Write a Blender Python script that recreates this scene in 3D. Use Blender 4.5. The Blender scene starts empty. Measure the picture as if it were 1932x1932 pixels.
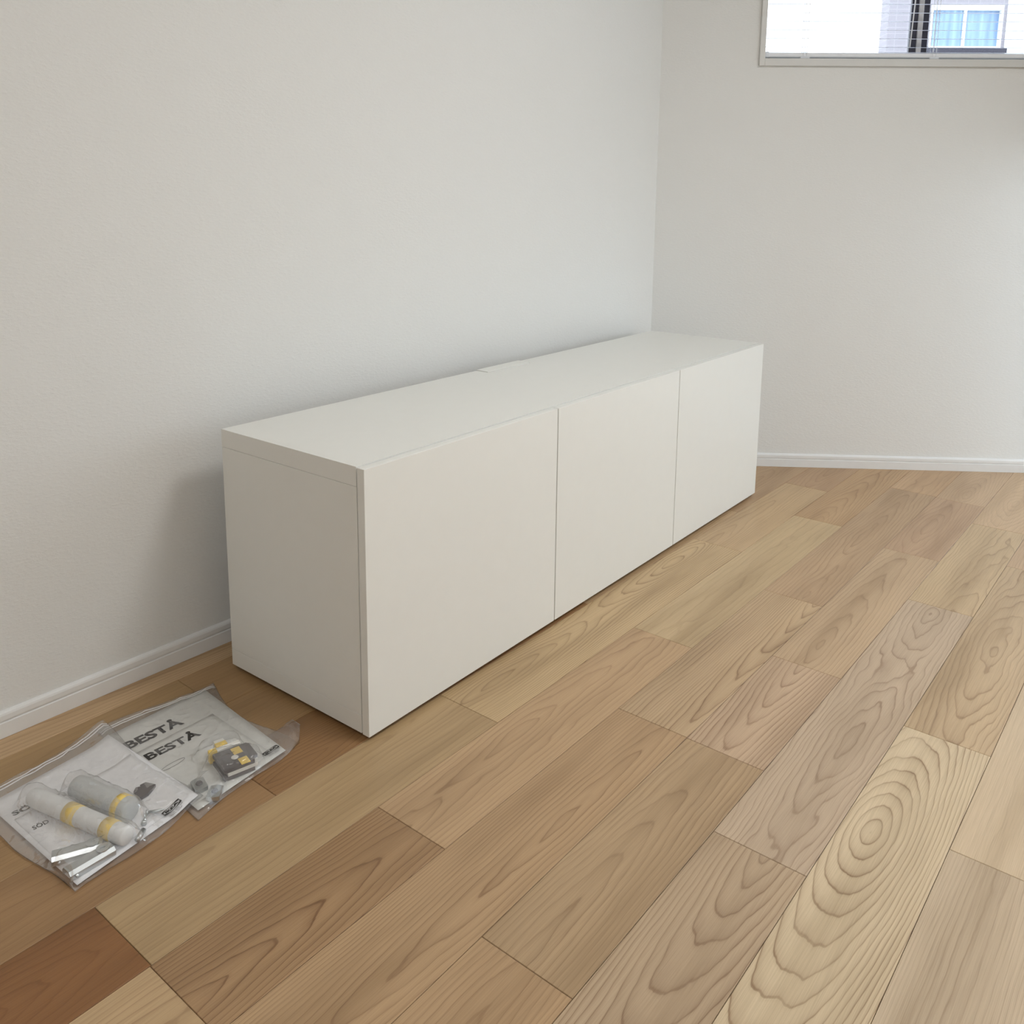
import bpy, bmesh, math, random
from mathutils import Vector, Matrix, noise

# ------------------------------------------------------------------ camera
S = bpy.context.scene
COL = S.collection
cd = bpy.data.cameras.new('camera'); cam = bpy.data.objects.new('camera', cd); COL.objects.link(cam)
cd.sensor_width = 36.0; cd.sensor_fit = 'HORIZONTAL'
cd.lens = 36.0 * 1676.12 / 1932.0
cd.shift_x = (966 - 990.245) / 1932.0
cd.shift_y = (665.623 - 966) / 1932.0
cd.clip_start = 0.02
RIGHT = Vector((0.6215, -0.7834, 0.0120)); DOWN = Vector((-0.1296, -0.1179, -0.9845)); FWD = Vector((0.7727, 0.6103, -0.1748))
cam.matrix_world = Matrix(((RIGHT.x, -DOWN.x, -FWD.x, -1.0046), (RIGHT.y, -DOWN.y, -FWD.y, -1.5885),
                           (RIGHT.z, -DOWN.z, -FWD.z, 1.0179), (0, 0, 0, 1)))
S.camera = cam

# ------------------------------------------------------------------ sky and exposure
wd = bpy.data.worlds.new('overcast_sky'); S.world = wd; wd.use_nodes = True
bg = wd.node_tree.nodes['Background']
bg.inputs[0].default_value = (0.88, 0.95, 1.04, 1); bg.inputs[1].default_value = 3.6
S.view_settings.view_transform = 'Standard'; S.view_settings.look = 'None'
S.view_settings.gamma = 1.0; S.view_settings.use_curve_mapping = False
S.view_settings.exposure = 0.0
S.cycles.use_adaptive_sampling = True; S.cycles.adaptive_threshold = 0.07; S.cycles.adaptive_min_samples = 20

def portal(name, loc, rot, sx, sy):          # sampling aid filling an unseen window opening
    l = bpy.data.lights.new(name, 'AREA'); l.shape = 'RECTANGLE'; l.size = sx; l.size_y = sy
    l.cycles.is_portal = True
    o = bpy.data.objects.new(name, l); COL.objects.link(o); o.location = loc; o.rotation_euler = rot
    return o

# ------------------------------------------------------------------ helpers
PI = math.pi
def link(name, me, mat=None, parent=None):
    o = bpy.data.objects.new(name, me); COL.objects.link(o)
    if mat is not None: me.materials.clear(); me.materials.append(mat)
    if parent is not None: o.parent = parent
    return o
def empty(name, loc=(0, 0, 0), rz=0.0, parent=None):
    o = bpy.data.objects.new(name, None); COL.objects.link(o); o.location = loc; o.rotation_euler = (0, 0, rz)
    o.empty_display_size = 0.05
    if parent is not None: o.parent = parent
    return o
def tag(o, label=None, cat=None, group=None, kind=None):
    if label: o['label'] = label
    if cat: o['category'] = cat
    if group: o['group'] = group
    if kind: o['kind'] = kind
    return o
def b_box(bm, x0, x1, y0, y1, z0, z1):
    v = [bm.verts.new(p) for p in ((x0,y0,z0),(x1,y0,z0),(x1,y1,z0),(x0,y1,z0),(x0,y0,z1),(x1,y0,z1),(x1,y1,z1),(x0,y1,z1))]
    for f in ((3,2,1,0),(4,5,6,7),(0,1,5,4),(1,2,6,5),(2,3,7,6),(3,0,4,7)): bm.faces.new([v[i] for i in f])
    return v
def finish(bm, name='m', smooth=False):
    bmesh.ops.recalc_face_normals(bm, faces=bm.faces[:])
    me = bpy.data.meshes.new(name); bm.to_mesh(me); bm.free()
    if smooth:
        for p in me.polygons: p.use_smooth = True
    return me
def box(name, x0, x1, y0, y1, z0, z1, mat, parent=None, bev=0.0, seg=1):
    bm = bmesh.new(); b_box(bm, x0, x1, y0, y1, z0, z1)
    if bev: bmesh.ops.bevel(bm, geom=bm.edges[:], offset=bev, segments=seg, affect='EDGES', profile=0.5)
    return link(name, finish(bm, name), mat, parent)
def boxes(name, lst, mat, parent=None):
    bm = bmesh.new()
    for b in lst: b_box(bm, *b)
    return link(name, finish(bm, name), mat, parent)
def tube(name, pts, r, mat, parent=None, n=8, cap=True, radii=None, smooth=True):
    bm = bmesh.new(); rings = []
    P = [Vector(p) for p in pts]
    for i, p in enumerate(P):
        t = (P[min(i+1, len(P)-1)] - P[max(i-1, 0)]).normalized()
        a = Vector((0, 0, 1)) if abs(t.z) < 0.9 else Vector((1, 0, 0))
        u = t.cross(a).normalized(); w = t.cross(u)
        rr = radii[i] if radii else r
        rings.append([bm.verts.new(p + u*rr*math.cos(2*PI*k/n) + w*rr*math.sin(2*PI*k/n)) for k in range(n)])
    for a, b in zip(rings, rings[1:]):
        for k in range(n): bm.faces.new((a[k], a[(k+1) % n], b[(k+1) % n], b[k]))
    if cap: bm.faces.new(rings[0][::-1]); bm.faces.new(rings[-1])
    return link(name, finish(bm, name, smooth), mat, parent)
def prism(name, poly, z0, z1, mat, parent=None):
    bm = bmesh.new()
    a = [bm.verts.new((x, y, z0)) for x, y in poly]; b = [bm.verts.new((x, y, z1)) for x, y in poly]
    bm.faces.new(a[::-1]); bm.faces.new(b)
    n = len(poly)
    for i in range(n): bm.faces.new((a[i], a[(i+1) % n], b[(i+1) % n], b[i]))
    return link(name, finish(bm, name), mat, parent)
def extrude_profile(name, prof, x0, x1, mat, parent=None):
    """profile (y, z) swept along local x"""
    bm = bmesh.new()
    a = [bm.verts.new((x0, y, z)) for y, z in prof]; b = [bm.verts.new((x1, y, z)) for y, z in prof]
    bm.faces.new(a[::-1]); bm.faces.new(b); n = len(prof)
    for i in range(n): bm.faces.new((a[i], a[(i+1) % n], b[(i+1) % n], b[i]))
    return link(name, finish(bm, name), mat, parent)

# ------------------------------------------------------------------ materials
class NT:
    def __init__(s, name):
        s.m = bpy.data.materials.new(name); s.m.use_nodes = True; s.t = s.m.node_tree
        s.p = s.t.nodes.get('Principled BSDF'); s.out = s.t.nodes.get('Material Output')
    def n(s, ty, **kw):
        q = s.t.nodes.new(ty)
        for k, v in kw.items(): setattr(q, k, v)
        return q
    def l(s, a, b): s.t.links.new(a, b)
    def val(s, x, sock):
        if isinstance(x, (int, float)): sock.default_value = x
        elif isinstance(x, tuple): sock.default_value = x
        else: s.l(x, sock)
    def math(s, op, a, b=0.0, c=0.0):
        q = s.n('ShaderNodeMath', operation=op); s.val(a, q.inputs[0]); s.val(b, q.inputs[1]); s.val(c, q.inputs[2]); return q.outputs[0]
    def noise(s, vec, scale, detail=2.0, rough=0.5):
        q = s.n('ShaderNodeTexNoise'); s.l(vec, q.inputs['Vector']); q.inputs['Scale'].default_value = scale
        q.inputs['Detail'].default_value = detail; q.inputs['Roughness'].default_value = rough; return q.outputs[0]
    def comb(s, x, y, z):
        q = s.n('ShaderNodeCombineXYZ'); s.val(x, q.inputs[0]); s.val(y, q.inputs[1]); s.val(z, q.inputs[2]); return q.outputs[0]
    def ramp(s, fac, stops, interp='LINEAR'):
        q = s.n('ShaderNodeValToRGB'); s.l(fac, q.inputs[0]); cr = q.color_ramp; cr.interpolation = interp
        while len(cr.elements) < len(stops): cr.elements.new(0.5)
        for e, (p, c) in zip(cr.elements, stops): e.position = p; e.color = c if isinstance(c, tuple) else (c, c, c, 1)
        return q.outputs[0]
    def mix(s, fac, a, b, mode='MIX'):
        q = s.n('ShaderNodeMix', data_type='RGBA', blend_type=mode); s.val(fac, q.inputs[0]); s.val(a, q.inputs[6]); s.val(b, q.inputs[7]); return q.outputs[2]
    def bump(s, h, dist, strength=1.0):
        q = s.n('ShaderNodeBump'); q.inputs['Distance'].default_value = dist; q.inputs['Strength'].default_value = strength
        s.l(h, q.inputs['Height']); s.l(q.outputs[0], s.p.inputs['Normal'])
def srgb(r, g, b):
    f = lambda c: (c/255/12.92) if c/255 <= 0.04045 else ((c/255+0.055)/1.055)**2.4
    return (f(r), f(g), f(b), 1)
def simple(name, col, rough=0.5, metal=0.0, spec=0.5, var=0.03, scale=30.0):
    k = NT(name); tc = k.n('ShaderNodeTexCoord')
    nz = k.noise(tc.outputs['Object'], scale, 1)
    c = k.mix(k.math('MULTIPLY', nz, 1.0), tuple(x*(1-var) for x in col[:3]) + (1,), tuple(min(1, x*(1+var)) for x in col[:3]) + (1,))
    k.l(c, k.p.inputs['Base Color']); k.p.inputs['Roughness'].default_value = rough
    k.p.inputs['Metallic'].default_value = metal; k.p.inputs['Specular IOR Level'].default_value = spec
    return k.m

# embossed off-white wallpaper
k = NT('wallpaper'); tc = k.n('ShaderNodeTexCoord')
mp = k.n('ShaderNodeMapping'); k.l(tc.outputs['Object'], mp.inputs[0]); mp.inputs['Rotation'].default_value = (0.2, 0.5, 0.3); mp.inputs['Scale'].default_value = (1, 1, 2.2)
h1 = k.noise(mp.outputs[0], 95, 3, 0.6)
k.p.inputs['Base Color'].default_value = (0.792, 0.794, 0.775, 1)
k.p.inputs['Roughness'].default_value = 0.85; k.p.inputs['Specular IOR Level'].default_value = 0.2
k.bump(k.math('POWER', h1, 3.0), 0.0024, 0.5); M_WALL = k.m
M_CEIL = simple('ceiling_paper', (0.82, 0.81, 0.79, 1), 0.9)
M_WALL2 = simple('plain_wallpaper', (0.792, 0.794, 0.775, 1), 0.85, spec=0.2, var=0.01, scale=8)
M_TRIM = simple('white_trim', (0.82, 0.825, 0.82, 1), 0.38)
M_CAB = simple('white_foil', (0.82, 0.82, 0.78, 1), 0.42, var=0.01)
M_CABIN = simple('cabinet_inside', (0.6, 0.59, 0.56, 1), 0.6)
M_FOOT = simple('grey_plastic', (0.42, 0.42, 0.42, 1), 0.4)
M_SUB = simple('subfloor_dark', srgb(70, 48, 30), 0.8)
M_ALU = simple('blind_rail_white', (0.88, 0.90, 0.93, 1), 0.35)
k = NT('slat_white'); tl_ = k.n('ShaderNodeBsdfTranslucent'); tl_.inputs[0].default_value = (0.9, 0.92, 0.98, 1); mx = k.n('ShaderNodeMixShader'); mx.inputs[0].default_value = 0.6
k.p.inputs['Base Color'].default_value = (0.86, 0.88, 0.93, 1); k.l(k.p.outputs[0], mx.inputs[1]); k.l(tl_.outputs[0], mx.inputs[2]); k.l(mx.outputs[0], k.out.inputs[0]); M_SLAT = k.m
M_CLIP = simple('clip_plastic', (0.82, 0.85, 0.90, 1), 0.25)
M_SASH = simple('dark_sash', srgb(38, 36, 52), 0.4)
M_SASHL = simple('pale_sash', srgb(205, 200, 195), 0.4)
M_CASE = simple('casing_white', (0.68, 0.68, 0.66, 1), 0.4)
M_GROUND = simple('ground_concrete', (0.6, 0.59, 0.57, 1), 0.9, scale=2)

# ash floor planks: growth rings from per-plank ring centre, spacing, contrast and tone
k = NT('ash_plank'); tc = k.n('ShaderNodeTexCoord'); sp = k.n('ShaderNodeSeparateXYZ'); k.l(tc.outputs['Object'], sp.inputs[0])
def oattr(nm, out='Fac'):
    q = k.n('ShaderNodeAttribute', attribute_type='OBJECT', attribute_name=nm); return q.outputs[out]
X, Y = sp.outputs[0], sp.outputs[1]; seed = oattr('seed')
w1 = k.noise(k.comb(k.math('MULTIPLY', X, 3.2), k.math('MULTIPLY', Y, 11.0), seed), 1.0, 2.5, 0.55)
w2 = k.noise(k.comb(k.math('MULTIPLY', X, 16.0), k.math('MULTIPLY', Y, 60.0), seed), 1.0, 2.0, 0.5)
pw_ = oattr('roundness'); st_ = oattr('stretch')
def ringdist(ax, ay):
    dx = k.math('ABSOLUTE', k.math('SUBTRACT', X, oattr(ax))); dy = k.math('ABSOLUTE', k.math('SUBTRACT', Y, oattr(ay)))
    dx = k.math('DIVIDE', k.math('DIVIDE', dx, k.math('ADD', 1.0, k.math('MULTIPLY', dx, 0.9))), st_)      # rings open out along the plank
    dy = k.math('MULTIPLY', dy, k.math('ADD', 0.85, k.math('MULTIPLY', dy, 7.0)))                          # and crowd towards its edges
    return k.math('POWER', k.math('ADD', k.math('POWER', k.math('ADD', dx, 0.001), pw_), k.math('POWER', k.math('ADD', dy, 0.001), pw_)), k.math('DIVIDE', 1.0, pw_))
rr = k.math('SMOOTH_MIN', ringdist('ring_x', 'ring_y'), ringdist('second_ring_x', 'second_ring_y'), 0.012)
v = k.math('MULTIPLY', rr, oattr('rings'))
v = k.math('ADD', v, k.math('MULTIPLY', k.math('SUBTRACT', w1, 0.5), oattr('warp')))
v = k.math('ADD', v, k.math('MULTIPLY', k.math('SUBTRACT', w2, 0.5), 0.38))
fr = k.math('FRACT', v)
line = k.ramp(fr, [(0.0, 0.22), (0.12, 0.02), (0.45, 0.06), (0.74, 0.26), (0.87, 0.48), (0.925, 1.0), (0.97, 0.9), (1.0, 0.22)])
w3 = k.noise(k.comb(k.math('MULTIPLY', X, 4.0), k.math('MULTIPLY', Y, 18.0), k.math('ADD', seed, 7.3)), 1.0, 2.0)
amt = k.math('MULTIPLY', k.math('MULTIPLY', line, oattr('contrast')), k.ramp(w3, [(0.3, 0.45), (0.65, 1.0)]))
fib = k.noise(k.comb(k.math('MULTIPLY', X, 12.0), k.math('MULTIPLY', Y, 800.0), seed), 1.0, 2.0, 0.6)
brd = k.noise(k.comb(k.math('MULTIPLY', X, 1.6), k.math('MULTIPLY', Y, 13.0), k.math('ADD', seed, 3.1)), 1.0, 2.0)
base = k.mix(1.0, oattr('tone', 'Color'), k.ramp(brd, [(0.28, (0.80, 0.775, 0.74, 1)), (0.5, (1.0, 1.0, 1.0, 1)), (0.72, (1.10, 1.11, 1.12, 1))]), 'MULTIPLY')
base = k.mix(1.0, base, k.ramp(fib, [(0.28, (0.89, 0.875, 0.86, 1)), (0.62, (1.05, 1.05, 1.05, 1))]), 'MULTIPLY')
colr = k.mix(amt, base, k.mix(1.0, base, (0.47, 0.38, 0.32, 1), 'MULTIPLY'))
k.l(colr, k.p.inputs['Base Color']); k.p.inputs['Roughness'].default_value = 0.42; k.p.inputs['Specular IOR Level'].default_value = 0.45
k.bump(fib, 0.00015, 0.35)
M_PLANK = k.m

# window glass: mostly clear, a little mirror
k = NT('window_glass'); tr = k.n('ShaderNodeBsdfTransparent'); gl = k.n('ShaderNodeBsdfGlossy'); gl.inputs['Roughness'].default_value = 0.02
mx = k.n('ShaderNodeMixShader'); fz = k.n('ShaderNodeFresnel'); fz.inputs[0].default_value = 1.4
tr.inputs[0].default_value = (0.96, 0.98, 0.98, 1)
ge = k.n('ShaderNodeNewGeometry')          # reflect only where light enters the pane
k.l(k.math('MULTIPLY', fz.outputs[0], k.math('SUBTRACT', 1.0, ge.outputs['Backfacing'])), mx.inputs[0]); k.l(tr.outputs[0], mx.inputs[1]); k.l(gl.outputs[0], mx.inputs[2]); k.l(mx.outputs[0], k.out.inputs[0]); M_GLASS = k.m

# ------------------------------------------------------------------ room shell
CX, CY = 1.8998, 0.0986                       # inner corner behind the cabinet
RL = -0.01042                                 # left wall bearing
RR = math.atan2(-0.8118, 0.5840)              # right wall bearing
H = 2.42; T = 0.12
WRL = 1.52
EX, EY = CX + 0.5840*WRL, CY - 0.8118*WRL   # end of the right wall
SY = -3.9; WX = -3.3
# left wall (local x runs to the left of the corner as negative)
wl = boxes('wall_left', [(-5.3, 0.0, 0, T, -0.1, H)], M_WALL); wl.location = (CX, CY, 0); wl.rotation_euler.z = RL; tag(wl, kind='structure')
# right wall with the window opening
S0, S1, Z0, Z1 = 0.367, 1.455, 1.508, 2.26
wr = boxes('wall_right', [(0.0, S0-0.004, 0, T, -0.1, H), (S1+0.004, WRL, 0, T, -0.1, H), (S0-0.004, S1+0.004, 0, T, -0.1, Z0-0.004), (S0-0.004, S1+0.004, 0, T, Z1+0.004, H)], M_WALL)
wr.location = (CX, CY, 0); wr.rotation_euler.z = RR; tag(wr, kind='structure')
# wall square to the right wall: low window and glass door, unseen, placed and sized for their light
OPEN = ((0.04, 0.58, 0.02, 1.25), (1.20, 1.95, 0.02, 2.26))
WEL = 4.70
RE = math.atan2(-0.5840, -0.8118)
(a0, a1, a2, a3), (b0, b1, b2, b3) = OPEN
we = boxes('wall_east', [(0, a0, 0, T, -0.1, H), (a1, b0, 0, T, -0.1, H), (b1, WEL, 0, T, -0.1, H), (a0, a1, 0, T, -0.1, a2), (a0, a1, 0, T, a3, H), (b0, b1, 0, T, -0.1, b2), (b0, b1, 0, T, b3, H)], M_WALL2); tag(we, kind='structure')
we.location = (EX, EY, 0); we.rotation_euler.z = RE
ws = boxes('wall_south', [(WX-T, EX-3.6, SY-T, SY, -0.1, H)], M_WALL2); tag(ws, kind='structure')
ww = boxes('wall_west', [(WX-T, WX, SY, 0.15, -0.1, H)], M_WALL2); tag(ww, kind='structure')
ce = boxes('ceiling', [(WX-0.3, EX+0.5, SY-0.3, 0.5, H, H+0.1)], M_CEIL); tag(ce, kind='structure')
fl = boxes('floor', [(WX-0.1, EX+0.1, SY-0.1, 0.2, -0.10, -0.013)], M_SUB); tag(fl, kind='structure')
gr = boxes('ground', [(-30, 40, -40, 30, -0.7, -0.6)], M_GROUND); tag(gr, kind='structure')

for q0, q1, q2, q3 in OPEN:
    pd = Vector((EX, EY, 0)) + Vector((-0.8118, -0.5840, 0))*((q0+q1)/2) + Vector((0, 0, (q2+q3)/2))
    portal('portal', pd, Vector((-0.5840, 0.8118, 0)).to_track_quat('-Z', 'Y').to_euler(), q1-q0, q3-q2)

# ------------------------------------------------------------------ floor planks
PW, PY0 = 0.1554, 0.2598                      # row k spans y = PY0 + PW*k .. (towards the camera)
def clip(poly, px, py, nx, ny):               # keep the side n points to
    out = []
    for i in range(len(poly)):
        a, b = poly[i], poly[(i+1) % len(poly)]
        da = (a[0]-px)*nx + (a[1]-py)*ny; db = (b[0]-px)*nx + (b[1]-py)*ny
        if da >= 0: out.append(a)
        if (da >= 0) != (db >= 0):
            t = da/(da-db); out.append((a[0]+(b[0]-a[0])*t, a[1]+(b[1]-a[1])*t))
    return out
ROWJ = {-3: [-1.6, -0.45, 0.55, 1.4], -2: [-1.25, -0.1, 0.75, 1.55], -1: [-1.5, -0.62, 0.35, 1.2], 0: [-1.35, -0.192, 0.75, 1.62],
        1: [-1.45, -0.504, 0.2127, 1.318, 2.018], 2: [-1.35, -0.506, -0.101, 0.719, 1.7125], 3: [-1.6, -0.68, 0.406, 1.1195, 2.2135],
        4: [-1.35, -0.71, -0.1907, 0.4045, 0.8063, 1.619, 2.205], 5: [-1.5, -0.6, 0.2058, 1.3065, 2.014], 6: [-1.3, -0.3, 0.7131, 1.708, 2.5],
        7: [-1.5, -0.62, 0.407, 1.42, 2.3]}
# (row, plank start) -> tone sRGB, ring_x (along), ring_y (across, from row middle, + = towards the cabinet), stretch, rings per metre, contrast, warp
PL = {
 (-2, -1.25): ((172,138,92), 1.6, 0.02, 9, 60, 0.25, 2.0), (-2, -0.1): ((170,134,90), -0.3, 0.0, 9, 60, 0.25, 2.0),
 (-3, -1.6): ((172,138,98), 0.4, 0.3, 12, 60, 0.25, 1.5),
 (-1, -1.5): ((166,130,86), 0.5, 0.02, 9, 70, 0.3, 2.0), (-1, -0.62): ((168,132,88), 0.5, 0.03, 9, 70, 0.35, 2.0), (-1, 1.2): ((186,152,114), 1.2, 0.0, 8, 80, 0.4, 2.0),
 (0, -1.35): ((166,128,86), 0.3, 0.0, 7, 70, 0.4, 2.5), (0, -0.192): ((156,116,74), 0.07, -0.04, 6, 95, 0.7, 2.5), (0, 1.62): ((184,150,112), 0.2, 0.02, 7, 70, 0.4, 2.5),
 (1, -1.45): ((142,96,54), 0.72, 0.0, 4, 60, 0.4, 3.5), (1, -0.504): ((180,150,108), -0.5, 0.055, 9, 85, 0.40, 1.6), (1, 0.2127): ((198,168,124), 0.90, 0.045, 5.5, 100, 0.9, 3.4),
 (1, 1.318): ((196,164,122), -0.4, 0.03, 9, 90, 0.55, 2.2), (1, 2.018): ((184,148,110), 0.25, 0.0, 5, 70, 0.5, 2.5),
 (2, -1.35): ((192,160,118), -0.8, -0.02, 9, 75, 0.55, 2.0), (2, -0.506): ((172,136,96), -0.15, -0.015, 5.0, 85, 0.95, 1.8), (2, -0.101): ((188,154,114), 0.30, 0.025, 6.5, 75, 0.65, 3.0),
 (2, 0.719): ((196,168,126), -0.5, 0.25, 14, 60, 0.35, 1.8), (2, 1.7125): ((188,152,110), -0.05, 0.0, 5, 90, 0.6, 2.4),
 (3, -0.68): ((184,150,110), 0.74, -0.030, 8.0, 85, 0.75, 2.6), (3, 0.406): ((192,162,124), 0.85, -0.06, 7.5, 110, 0.95, 1.8), (3, 1.1195): ((184,152,116), 0.55, 0.0, 6.5, 80, 0.55, 3.2),
 (3, 2.2135): ((196,160,120), 0.2, 0.2, 8, 70, 0.5, 2),
 (4, -0.1907): ((182,150,110), 0.02, 0.01, 6.0, 70, 0.60, 2.2), (4, 0.4045): ((196,164,130), 0.42, 0.008, 5.0, 80, 1.0, 1.6), (4, 0.8063): ((194,162,124), 0.12, 0.01, 6, 70, 0.6, 2.4),
 (4, 1.619): ((188,152,116), 0.25, 0.02, 6, 70, 0.45, 2.6), (4, 2.205): ((194,160,122), 0.1, 0.0, 4, 80, 0.4, 3),
 (4, -0.71): ((184,148,106), 0.22, 0.0, 7, 75, 0.6, 2.4),
 (5, -0.6): ((186,158,124), 0.84, -0.014, 4.0, 72, 0.85, 2.4), (5, 0.2058): ((194,168,138), 0.39, -0.015, 4.6, 66, 0.75, 4.4), (5, 1.3065): ((200,170,128), -0.2, -0.05, 6, 60, 0.6, 3.6), (5, 2.014): ((204,170,130), 0.3, 0.0, 3, 70, 0.35, 3.5),
 (6, -0.3): ((212,188,150), 0.665, 0.032, 2.8, 76, 1.0, 1.6), (6, 0.7131): ((196,166,126), 0.42, 0.0, 5, 70, 0.7, 3.6), (6, 1.708): ((202,168,130), 0.15, 0.0, 6, 75, 0.5, 2.5),
 (7, -0.62): ((200,176,144), 0.5, 0.3, 30, 120, 0.45, 1.2), (7, 0.407): ((208,182,146), 0.8, 0.35, 30, 60, 0.22, 1.6),
}
EXTRA = {(6, -0.3): {'p': 1.95}, (5, 0.2058): {'p': 1.9, 'x': 1.05, 'y': 0.01}, (5, -0.6): {'p': 1.9}, (1, 0.2127): {'p': 1.75, 'x': 0.10, 'y': 0.020}, (6, 0.7131): {'p': 1.9}, (3, 1.1195): {'x': 0.05, 'y': -0.02}, (2, -0.101): {'x': -0.1, 'y': 0.0}, (4, 0.8063): {'p': 1.8}}
random.seed(11)
cache = {}
def plank(x0, x1, k):
    g = 0.00045
    y1 = -(PY0 + PW*k) - g; y0 = -(PY0 + PW*(k+1)) + g; ym = (y0+y1)/2
    poly = [(x0+g, y0), (x1-g, y0), (x1-g, y1), (x0+g, y1)]
    full = len(poly)
    before = list(poly)
    poly = clip(poly, CX, CY-0.003, -0.01042, -1)
    if len(poly) > 2: poly = clip(poly, CX-0.8118*0.003, CY-0.584*0.003, -0.8118, -0.5840)
    if len(poly) > 2: poly = clip(poly, EX-0.584*0.003, EY+0.8118*0.003, -0.5840, 0.8118)
    if len(poly) > 2: poly = clip(poly, 0, SY+0.003, 0, 1)
    if len(poly) > 2: poly = clip(poly, WX+0.003, 0, 1, 0)
    if len(poly) < 3: return
    ar = abs(sum(poly[i][0]*poly[(i+1) % len(poly)][1]-poly[(i+1) % len(poly)][0]*poly[i][1] for i in range(len(poly))))/2
    if ar < 0.0008: return
    key = round(x1-x0, 4) if poly == before else None
    me = cache.get(key) if key else None
    if me is None:
        bm = bmesh.new()
        a = [bm.verts.new((x-x0, y-ym, -0.0125)) for x, y in poly]; b = [bm.verts.new((x-x0, y-ym, 0.0)) for x, y in poly]
        n = len(poly); bm.faces.new(a[::-1]); top = bm.faces.new(b)
        for i in range(n): bm.faces.new((a[i], a[(i+1) % n], b[(i+1) % n], b[i]))
        bmesh.ops.recalc_face_normals(bm, faces=bm.faces[:])
        bmesh.ops.bevel(bm, geom=list(top.edges), offset=0.0007, segments=1, affect='EDGES', profile=0.5)
        me = finish(bm, 'plank'); me.materials.append(M_PLANK)
        if key: cache[key] = me
    o = bpy.data.objects.new('plank', me); COL.objects.link(o); o.parent = fl; o.location = (x0, ym, 0)
    q = PL.get((k, x0))
    if q is None:
        t = random.uniform(0.92, 1.06)
        q = ((192*t, 160*t, 120*t), random.uniform(-0.5, 1.3), random.uniform(-0.04, 0.04), random.uniform(4, 9), random.uniform(65, 95), random.uniform(0.4, 0.8), random.uniform(1.6, 3.2))
    gy = sum(q[0])/3.0; ds = 0.16 if k >= 4 else 0.10                  # ash, a little greyer than pine
    o['tone'] = list(srgb(*[c_+(gy-c_)*ds for c_ in q[0]])[:3]); o['ring_x'] = float(q[1]); o['ring_y'] = float(q[2]); o['stretch'] = float(q[3])
    e_ = EXTRA.get((k, x0), {}); o['second_ring_x'] = float(e_.get('x', 40.0)); o['second_ring_y'] = float(e_.get('y', 0.0)); o['roundness'] = float(e_.get('p', 1.6))
    o['rings'] = float(q[4]); o['contrast'] = float(q[5]); o['warp'] = float(q[6])*1.25; o['seed'] = random.uniform(0, 60)
for k in range(-3, 24):
    js = ROWJ.get(k)
    if js is None: js = [random.choice((-1.5, -1.35, -1.2, -1.0)) + 0.9*i + random.choice((0, 0.1, 0.2)) for i in range(5)]
    js = sorted(js)
    a = js[0] - 0.9*4
    ends = [a + 0.9*i for i in range(4)] + js
    while ends[-1] < 3.0: ends.append(ends[-1] + 0.9)
    for a, b in zip(ends, ends[1:]): plank(a, b, k)

# ------------------------------------------------------------------ baseboards
BP = [(0.0, 0.0), (-0.009, 0.0), (-0.009, 0.0290), (-0.0078, 0.0300), (-0.0064, 0.0304), (-0.0064, 0.0320), (-0.0082, 0.0330), (-0.0086, 0.0350), (-0.0086, 0.0440), (-0.0072, 0.0475), (-0.0040, 0.0500), (0.0, 0.0508)]
o = extrude_profile('baseboard_left', BP, -5.1, -0.004, M_TRIM); o.location = (CX, CY, 0.0003); o.rotation_euler.z = RL; tag(o, kind='structure')
o = extrude_profile('baseboard_right', BP, 0.012, WRL-0.005, M_TRIM); o.location = (CX, CY, 0.0003); o.rotation_euler.z = RR; tag(o, kind='structure')

# ------------------------------------------------------------------ cabinet
ZB, ZT = 0.012, 0.536; W = 1.8; FD = 0.4065; D0, D1 = 0.4090, 0.4273; PT = 0.037
cab = empty('tv_bench', (0, 0, 0), 0.02036)
tag(cab, 'long low white TV bench with three plain doors standing against the wall', 'cabinet')
# top panel with a cable cut-out at the rear edge
bm = bmesh.new(); c0, c1, cdp = 0.812, 1.006, 0.041
b_box(bm, 0, W, -FD, -cdp, ZT-PT, ZT); b_box(bm, 0, c0, -cdp, 0, ZT-PT, ZT); b_box(bm, c1, W, -cdp, 0, ZT-PT, ZT)
bmesh.ops.remove_doubles(bm, verts=bm.verts[:], dist=1e-5)
link('top_panel', finish(bm), M_CAB, cab)
box('cable_cover', c0+0.0018, c1-0.0018, -cdp+0.0018, 0.002, ZT-0.02, ZT+0.0024, M_CAB, cab, 0.0008)
box('bottom_panel', 0, W, -FD, 0, ZB, ZB+PT, M_CAB, cab, 0.0006)
for x in (0.0, W-0.030):
    o = box('side_panel', x, x+0.030, -FD, 0, ZB+PT+0.0006, ZT-PT-0.0008, M_CAB, cab, 0.0006)
for x in (0.6, 1.2):
    box('partition', x-0.009, x+0.009, -FD+0.01, -0.012, ZB+PT+0.001, ZT-PT-0.001, M_CABIN, cab)
box('back_panel', 0.031, W-0.031, -0.008, -0.002, ZB+PT+0.001, ZT-PT-0.001, M_CABIN, cab)
for i in range(3):
    box('door', i*0.6+(0.0 if i == 0 else 0.0016), (i+1)*0.6-(0.0 if i == 2 else 0.0016), -D1, -D0, ZB-0.001, ZT-0.0015, M_CAB, cab, 0.0009, 2)
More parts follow.
